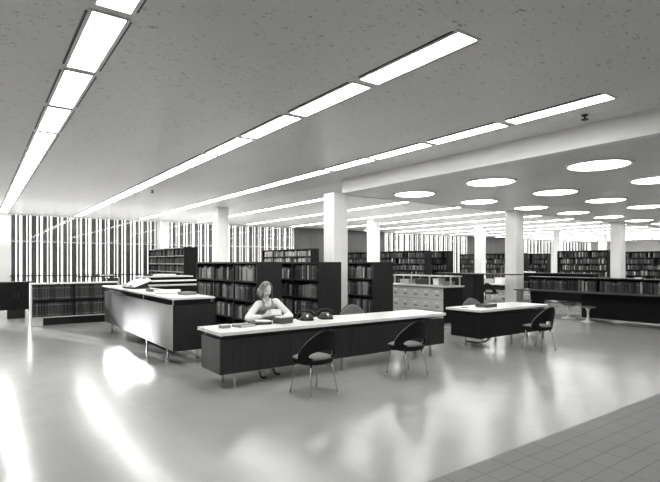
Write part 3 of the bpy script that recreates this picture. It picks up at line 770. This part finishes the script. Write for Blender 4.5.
# far reading table with two chairs
T = thing('reading_table', 'pale reading table beyond the shorter dark desk', 'table', (17.35, 11.5, 0))
b = MB(); b.box(0, 1.0, 0, 1.8, 0.71, 0.75, bev=0.004); b.build('tabletop', LAMG, T)
for x in (0.08, 0.92):
    for y in (0.08, 1.72):
        b = MB(); b.box(x-0.02, x+0.02, y-0.02, y+0.02, 0, 0.71); b.build('leg', BLACKW, T)
dup(ch, (16.95, 12.0, 0), R(-90), 'shell chair with bright legs at the far reading table, right one', CG)
dup(ch, (16.95, 12.75, 0), R(-90), 'shell chair with bright legs at the far reading table, left one', CG)
slab('document_box', 'white box standing on the far reading table', 'box', (17.85, 12.2, 0.751), R(8), 0.3, 0.32, 0.26, PAPER)
slab('document_box', 'grey box standing left of the white box on the far reading table', 'box', (17.85, 12.75, 0.751), R(0), 0.3, 0.3, 0.2, PALEB)

o = FAR.build('books', FAR_M); tag(o, 'rows of books filling the more distant bookcases', 'books', None, 'stuff')

# ------------------------------------------------------------------ the woman
def ball(b, c, r, n=2, M=None):
    rr = r if isinstance(r, (tuple, list)) else (r, r, r)
    g = bmesh.ops.create_icosphere(b.bm, subdivisions=n, radius=1.0)
    T = Matrix.Translation(Vector(c)) @ (M.to_4x4() if M is not None else Matrix.Identity(4)) @ Matrix.Diagonal((*rr, 1))
    bmesh.ops.transform(b.bm, matrix=T, verts=g['verts'])
def limb(b, pts, n=18, k=2):
    """tapering limb through joints (x, y, z, r): cones with balls at the joints"""
    q = [Vector(p[:3])-PO for p in pts]
    for p, v in zip(pts, q): ball(b, v, p[3], k)
    for (p0, v0), (p1, v1) in zip(list(zip(pts, q)), list(zip(pts, q))[1:]):
        mid = (v0+v1)/2; b.tube([v0, mid, v1], [p0[3], (p0[3]+p1[3])/2*1.03, p1[3]], n)
def loft(b, rings, n=36, e=2.3):
    """closed trunk from rings (x, y, z, rx, ry, yaw, roll): flattened super-ellipses"""
    rows = []
    for x, y, z, rx, ry, yaw, roll in rings:
        row = []
        for k in range(n):
            t = 2*math.pi*k/n; c, s_ = math.cos(t), math.sin(t)
            u = rx*abs(c)**(2/e)*(1 if c >= 0 else -1); v = ry*abs(s_)**(2/e)*(1 if s_ >= 0 else -1)
            row.append(Vector((x+u*math.cos(yaw)-v*math.sin(yaw), y+u*math.sin(yaw)+v*math.cos(yaw), z+u*roll))-PO)
        rows.append(row)
    V = b.grid(rows, close=True); b.bm.faces.new(V[0][::-1]); b.bm.faces.new(V[-1])
def solid(b, name, m, parent, voxel, it=4, fac=0.5):
    """fuse the pieces into one continuous surface"""
    o = b.build(name, m, parent, smooth=True)
    r = o.modifiers.new('one_surface', 'REMESH'); r.mode = 'VOXEL'; r.voxel_size = voxel; r.use_smooth_shade = True
    q = o.modifiers.new('smooth', 'SMOOTH'); q.factor = fac; q.iterations = it
    return o

PO = Vector((3.86, 7.12, 0)); SHIFT = Vector((-0.12, -0.24, 0))
hc = Vector((3.765, 6.84, 1.205))
YW_ = R(-13)
Rs = (3.672, 6.905, 0.985, 0.046); Ls = (3.943, 6.838, 1.012, 0.046)
Re = (3.43, 6.79, 0.795, 0.036); Rw = (3.60, 6.655, 0.82, 0.024); Le = (4.10, 6.665, 0.795, 0.036); Lw = (3.91, 6.555, 0.81, 0.024)
knR = (3.62, 6.70, 0.53, 0.056); knL = (3.86, 6.66, 0.53, 0.056)
anR = (3.45, 6.42, 0.13, 0.032); anL = (3.72, 6.5, 0.12, 0.032)
toeR = (3.40, 6.24, 0.05, 0.026); toeL = (3.67, 6.31, 0.05, 0.026)
TRUNK = [(3.875, 7.11, 0.50, 0.15, 0.11, 0, 0), (3.872, 7.10, 0.56, 0.165, 0.12, 0, 0), (3.855, 7.055, 0.70, 0.122, 0.092, R(-5), 0), (3.84, 7.0, 0.82, 0.128, 0.10, R(-9), 0.03),
         (3.82, 6.945, 0.905, 0.138, 0.112, YW_, 0.05), (3.81, 6.91, 0.975, 0.140, 0.090, YW_, 0.08), (3.805, 6.895, 1.02, 0.115, 0.062, YW_, 0.06), (3.80, 6.89, 1.05, 0.062, 0.05, YW_, 0.02)]
body = MB()
loft(body, TRUNK)
limb(body, [(3.80, 6.89, 1.03, 0.05), (3.785, 6.872, 1.09, 0.044), (hc.x, hc.y+0.015, hc.z-0.03, 0.046)])
limb(body, [(3.72, 6.905, 0.985, 0.05), Rs, ((Rs[0]+Re[0])/2, (Rs[1]+Re[1])/2, (Rs[2]+Re[2])/2, 0.043), Re, (3.50, 6.735, 0.803, 0.035), Rw, (3.640, 6.612, 0.845, 0.024)])
limb(body, [(3.89, 6.86, 1.0, 0.05), Ls, ((Ls[0]+Le[0])/2, (Ls[1]+Le[1])/2, (Ls[2]+Le[2])/2, 0.043), Le, (4.02, 6.62, 0.80, 0.035), Lw, (3.85, 6.532, 0.82, 0.024)])
for sx, kn, an, toe in ((-0.085, knR, anR, toeR), (0.085, knL, anL, toeL)):
    limb(body, [(3.872+sx, 7.06, 0.57, 0.082), ((3.872+sx+kn[0])/2, (7.06+kn[1])/2, 0.555, 0.07), kn, (kn[0]*0.68+an[0]*0.32, kn[1]*0.68+an[1]*0.32+0.025, 0.40, 0.053), an, toe])
def hand(palm, fwd, side, up, thumb_sign):
    P = Vector(palm); fwd = Vector(fwd).normalized(); side = (Vector(side)-fwd*Vector(side).dot(fwd)).normalized(); nn = fwd.cross(side).normalized(); up = Vector(up).normalized()
    ball(body, P-PO, (0.045, 0.038, 0.016), 3, Matrix((fwd, side, nn)).transposed())
    for k, (ln, off) in enumerate(((0.066, 0.029), (0.076, 0.010), (0.071, -0.010), (0.054, -0.029))):
        a = P+side*off+fwd*0.02; b_ = a+side*off*0.25+fwd*ln*0.52+up*0.006; c = b_+fwd*ln*0.28+up*ln*0.18; d = c+fwd*ln*0.10+up*ln*0.26
        limb(body, [(*a, 0.0095), (*b_, 0.0088), (*c, 0.0080), (*d, 0.0068)], 10, 1)
    a = P-fwd*0.02+side*0.026*thumb_sign; b_ = a+side*0.024*thumb_sign+fwd*0.022+up*0.010; c = b_+fwd*0.032+up*0.012
    limb(body, [(*a, 0.0125), (*b_, 0.0105), (*c, 0.0082)], 10, 1)
hand((3.665, 6.590, 0.858), (0.78, -0.55, 0.22), (0.30, 0.1, 0.9), (0.5, -0.1, 0.4), 1)
hand((3.830, 6.525, 0.832), (-0.93, -0.02, 0.25), (0.25, -0.1, 0.9), (-0.35, 0.1, 0.6), 1)
# head
HR = Matrix.Rotation(R(4), 3, 'Z') @ Matrix.Rotation(R(20), 3, 'X')      # faces -y, bowed forward
bh = bmesh.new(); bmesh.ops.create_icosphere(bh, subdivisions=5, radius=1.0)
def gs(p, c, s): return math.exp(-sum(((a-b_)/s_)**2 for a, b_, s_ in zip(p, c, s)))
for v in bh.verts:
    n = v.co.copy(); x, y, z = n
    p = Vector((x*0.072, y*0.092, z*0.115))
    if z < 0: p.x *= 1-0.30*(-z)**1.5; p.y = p.y*(1-0.22*(-z)**2) - 0.014*(-z)
    if y > 0 and z > -0.3: p.y *= 1.06
    q = (p.x, p.z)
    if y < 0:
        f = lambda cx, cz, sx, sz: math.exp(-((p.x-cx)/sx)**2-((p.z-cz)/sz)**2)
        p.y -= 0.020*f(0, -0.030, 0.010, 0.012)+0.012*f(0, -0.012, 0.008, 0.018)      # nose
        p.y -= 0.005*f(0, 0.020, 0.05, 0.008)                                           # brow
        p.y += 0.009*(f(0.031, 0.002, 0.015, 0.010)+f(-0.031, 0.002, 0.015, 0.010))     # sockets
        p.y -= 0.006*f(0, -0.060, 0.018, 0.005)+0.006*f(0, -0.070, 0.016, 0.005)        # lips
        p.y -= 0.009*f(0, -0.097, 0.022, 0.014)                                         # chin
        p.y -= 0.005*(f(0.042, -0.028, 0.016, 0.02)+f(-0.042, -0.028, 0.016, 0.02))     # cheeks
    for s in (-1, 1):
        d = gs((p.x, p.y, p.z), (s*0.072, 0.012, -0.01), (0.012, 0.012, 0.028)); p.x += s*0.014*d; p.y += 0.006*d   # ears
    v.co = HR @ p + hc - PO
mh = bpy.data.meshes.new('head'); bh.to_mesh(mh); body.bm.from_mesh(mh); bh.free(); bpy.data.meshes.remove(mh)
person = solid(body, 'person', SKIN, None, 0.0045, 3, 0.45); person.location = PO+SHIFT
tag(person, 'seated woman in white blouse and grey vest holding a white card at desk', 'person')
def headpt(x, y, z): return HR @ Vector((x, y, z)) + hc - PO
EYE = mat('eye_dark', 0.03, 0.3); LIP = mat('lips', 0.27, 0.5); BROW = mat('brow', 0.09, 0.7)
for s in (-1, 1):
    b = MB(); b.lathe([(0.0, -0.005), (0.008, -0.003), (0.011, 0), (0.008, 0.003), (0, 0.005)], 16, sx=1.25, sy=0.75)
    bmesh.ops.transform(b.bm, matrix=Matrix.Translation(headpt(s*0.031, -0.074, 0.001)) @ HR.to_4x4(), verts=b.bm.verts[:]); b.build('eye', EYE, person, smooth=True)
    b = MB(); b.tube([headpt(s*0.015, -0.0885, 0.021), headpt(s*0.031, -0.084, 0.026), headpt(s*0.047, -0.073, 0.020)], [0.002, 0.003, 0.0015], 8); b.build('eyebrow', BROW, person, smooth=True)
b = MB(); b.tube([headpt(-0.022, -0.082, -0.066), headpt(-0.008, -0.0915, -0.0625), headpt(0.008, -0.0915, -0.0625), headpt(0.022, -0.082, -0.066)], [0.0015, 0.004, 0.004, 0.0015], 8)
b.build('lips', LIP, person, smooth=True)
# hair: chin-length, parted, curling under at the ends
rows = []; NV, NP = 26, 72
hr = random.Random(5)
ph = [hr.uniform(0, 6.28) for _ in range(6)]
for i in range(NV+1):
    v = i/NV; row = []
    g = R(4)+R(52)*min(1, max(0, (v-0.10)/0.30))**0.8
    for k in range(NP+1):
        s = k/NP; a = -math.pi/2+g+s*(2*math.pi-2*g)      # measured from the face (-y), round the back
        if v < 0.55:
            th = R(2)+(v/0.55)*R(92)
            rr, zz = math.sin(th), math.cos(th)
            px, py, pz = 0.088*rr*math.cos(a), 0.108*rr*math.sin(a)+0.006, 0.128*zz+0.002
        else:
            f = (v-0.55)/0.45
            fl = 1+0.30*math.sin(f*math.pi*0.85)-0.10*max(0, f-0.75)/0.25
            px, py, pz = 0.088*fl*math.cos(a), 0.108*(1+0.10*f)*math.sin(a)*min(fl, 1.1)+0.006, -0.002-0.118*f
        wob = 0.004*math.sin(9*a+ph[0]+4*v)+0.003*math.sin(17*a+ph[1]-6*v)+0.002*math.sin(31*a+ph[2])
        wv = min(1, v*3)
        px += wob*wv*math.cos(a); py += wob*wv*math.sin(a)
        row.append(headpt(px, py, pz))
    rows.append(row)
b = MB(); b.grid(rows); hair = b.build('hair', HAIR, person, smooth=True)
md = hair.modifiers.new('thick', 'SOLIDIFY'); md.thickness = 0.014; md.offset = 0
# clothes
def grow(rings, d): return [(x, y, z, rx+d, ry+d, yw, ro) for x, y, z, rx, ry, yw, ro in rings]
b = MB(); loft(b, grow(TRUNK[1:7], 0.010)+[(3.803, 6.895, 1.036, 0.085, 0.056, YW_, 0.04)])
limb(b, [(3.72, 6.905, 0.985, 0.058), (*Rs[:3], 0.060), (3.555, 6.85, 0.895, 0.054), (*Re[:3], 0.049), (3.50, 6.735, 0.806, 0.045), (3.58, 6.672, 0.816, 0.034)])
limb(b, [(3.89, 6.86, 1.0, 0.058), (*Ls[:3], 0.060), (4.02, 6.755, 0.908, 0.054), (*Le[:3], 0.049), (4.02, 6.62, 0.803, 0.045), (3.935, 6.570, 0.806, 0.034)])
solid(b, 'blouse', BLOUSE, person, 0.008, 4)
b = MB(); loft(b, grow(TRUNK[1:5], 0.022)+[(3.812, 6.918, 0.955, 0.125, 0.105, YW_, 0.05)])
limb(b, [(3.745, 6.86, 0.94, 0.035), (3.735, 6.865, 1.0, 0.034), (3.742, 6.90, 1.03, 0.028)]); limb(b, [(3.87, 6.825, 0.95, 0.035), (3.88, 6.832, 1.01, 0.034), (3.868, 6.87, 1.04, 0.028)])
solid(b, 'vest', VEST, person, 0.008, 4)
b = MB()
for s in (-1, 1):
    ax = Vector((math.cos(YW_), math.sin(YW_), 0)); c0 = Vector((3.80, 6.89, 0))-PO; fr = Vector((math.sin(YW_), -math.cos(YW_), 0))
    q = [c0+fr*0.088+ax*s*0.012+Vector((0, 0, 0.985)), c0+fr*0.062+ax*s*0.042+Vector((0, 0, 1.035)), c0+fr*0.02+ax*s*0.058+Vector((0, 0, 1.065)), c0-fr*0.03+ax*s*0.045+Vector((0, 0, 1.07))]
    b.tube(q, [0.006, 0.016, 0.016, 0.012], 10)
b.build('collar', BLOUSE, person, smooth=True)
b = MB(); loft(b, grow([(3.875, 7.11, 0.485, 0.14, 0.10, 0, 0)]+TRUNK[1:2]+[(3.865, 7.085, 0.62, 0.145, 0.108, R(-3), 0)], 0.024))
for sx, kn in ((-0.085, knR), (0.085, knL)):
    limb(b, [(3.872+sx, 7.06, 0.575, 0.092), (kn[0]*0.9+0.1*(3.872+sx), kn[1]*0.9+0.706, 0.545, 0.072)])
limb(b, [(3.872, 7.03, 0.57, 0.088), (3.75, 6.75, 0.545, 0.06)])
solid(b, 'skirt', SKIRT, person, 0.01, 4)
for an, toe in ((anR, toeR), (anL, toeL)):
    d = (Vector(toe[:3])-Vector(an[:3])); d.z = 0; d.normalize(); sd_ = Vector((-d.y, d.x, 0))
    heel = Vector((an[0], an[1], 0.0))-d*0.02; L_ = 0.245; rows = []
    for f, wd, h0, h1 in ((0.0, 0.012, 0.0, 0.05), (0.04, 0.028, 0.0, 0.085), (0.2, 0.033, 0.0, 0.088), (0.35, 0.034, 0.004, 0.07), (0.55, 0.041, 0.0, 0.058), (0.75, 0.044, 0.0, 0.048), (0.92, 0.03, 0.004, 0.036), (1.0, 0.008, 0.01, 0.022)):
        row = []
        for k in range(16):
            t = 2*math.pi*k/16; row.append(heel+d*L_*f+sd_*wd*math.cos(t)+Vector((0, 0, (h0+h1)/2+(h1-h0)/2*math.sin(t)+0.001))-PO)
        rows.append(row)
    b = MB(); V = b.grid(rows, close=True); b.bm.faces.new(V[0][::-1]); b.bm.faces.new(V[-1]); b.build('shoe', SHELL, person, smooth=True)
# card she holds
T = thing('index_card', 'white card held up in the hands of the seated woman', 'card', (3.622, 6.248, 0.895), 0)
b = MB(); b.box(-0.072, 0.072, -0.001, 0.001, -0.045, 0.045, M=Matrix.Rotation(R(-22), 4, 'Z') @ Matrix.Rotation(R(-28), 4, 'X')); b.build('card_face', PAPER, T)

# ------------------------------------------------------------------ light
w = bpy.data.worlds.new('sky'); scene.world = w; w.use_nodes = True
bg = w.node_tree.nodes['Background']; bg.inputs['Color'].default_value = (1, 0.99, 0.96, 1); bg.inputs['Strength'].default_value = 2.0
def lamp(kind, name, loc, target, energy, **kw):
    l = bpy.data.lights.new(name, kind); l.energy = energy
    for k, v in kw.items(): setattr(l, k, v)
    o = bpy.data.objects.new(name, l); COL.objects.link(o); o.location = loc
    d = Vector(target)-Vector(loc); o.rotation_euler = d.to_track_quat('-Z', 'Y').to_euler(); return o
# low sun raking through the fins on the left
sd = Vector((0.30, -0.955, -0.235)).normalized()
tgt = Vector((0.9, 9.8, 0.0)); src = tgt - sd*45
lamp('SPOT', 'sun_beam', src, tgt, 190000, spot_size=R(7.5), spot_blend=0.7, shadow_soft_size=0.38)
lamp('AREA', 'fill_behind_camera', (1.5, -3.0, H-0.05), (1.5, -3.0, 0), 260, shape='RECTANGLE', size=9, size_y=3)  # added unseen fill lamp behind the camera, no fixture modelled

# added fill without fixtures above the far stacks and window rail, brightening the ceiling
for nm, x, y, sx, sy, e in (('ceiling_fill_left', 4.0, 19.5, 11, 5, 70), ('ceiling_fill_middle', 17.5, 16.5, 15, 9, 75), ('ceiling_fill_right', 33, 15.5, 18, 9, 100)):
    lamp('AREA', nm, (x, y, 2.4), (x, y, 5), e, shape='RECTANGLE', size=sx, size_y=sy)

# ------------------------------------------------------------------ camera
cd = bpy.data.cameras.new('camera'); cam = bpy.data.objects.new('camera', cd); COL.objects.link(cam)
cd.sensor_width = 36; cd.sensor_fit = 'HORIZONTAL'; cd.lens = 485/660*36
cd.shift_x = 9/660; cd.shift_y = 22/660; cd.clip_start = 0.05; cd.clip_end = 300
cam.location = (0, 0, 1.62); cam.rotation_euler = (R(90), 0, -R(35.4))
scene.camera = cam
scene.view_settings.view_transform = 'Standard'; scene.view_settings.look = 'None'; scene.view_settings.exposure = 0.78; scene.view_settings.gamma = 0.9
scene.cycles.max_bounces = 8; scene.cycles.diffuse_bounces = 5; scene.cycles.glossy_bounces = 4; scene.cycles.transparent_max_bounces = 12
scene.cycles.use_light_tree = True
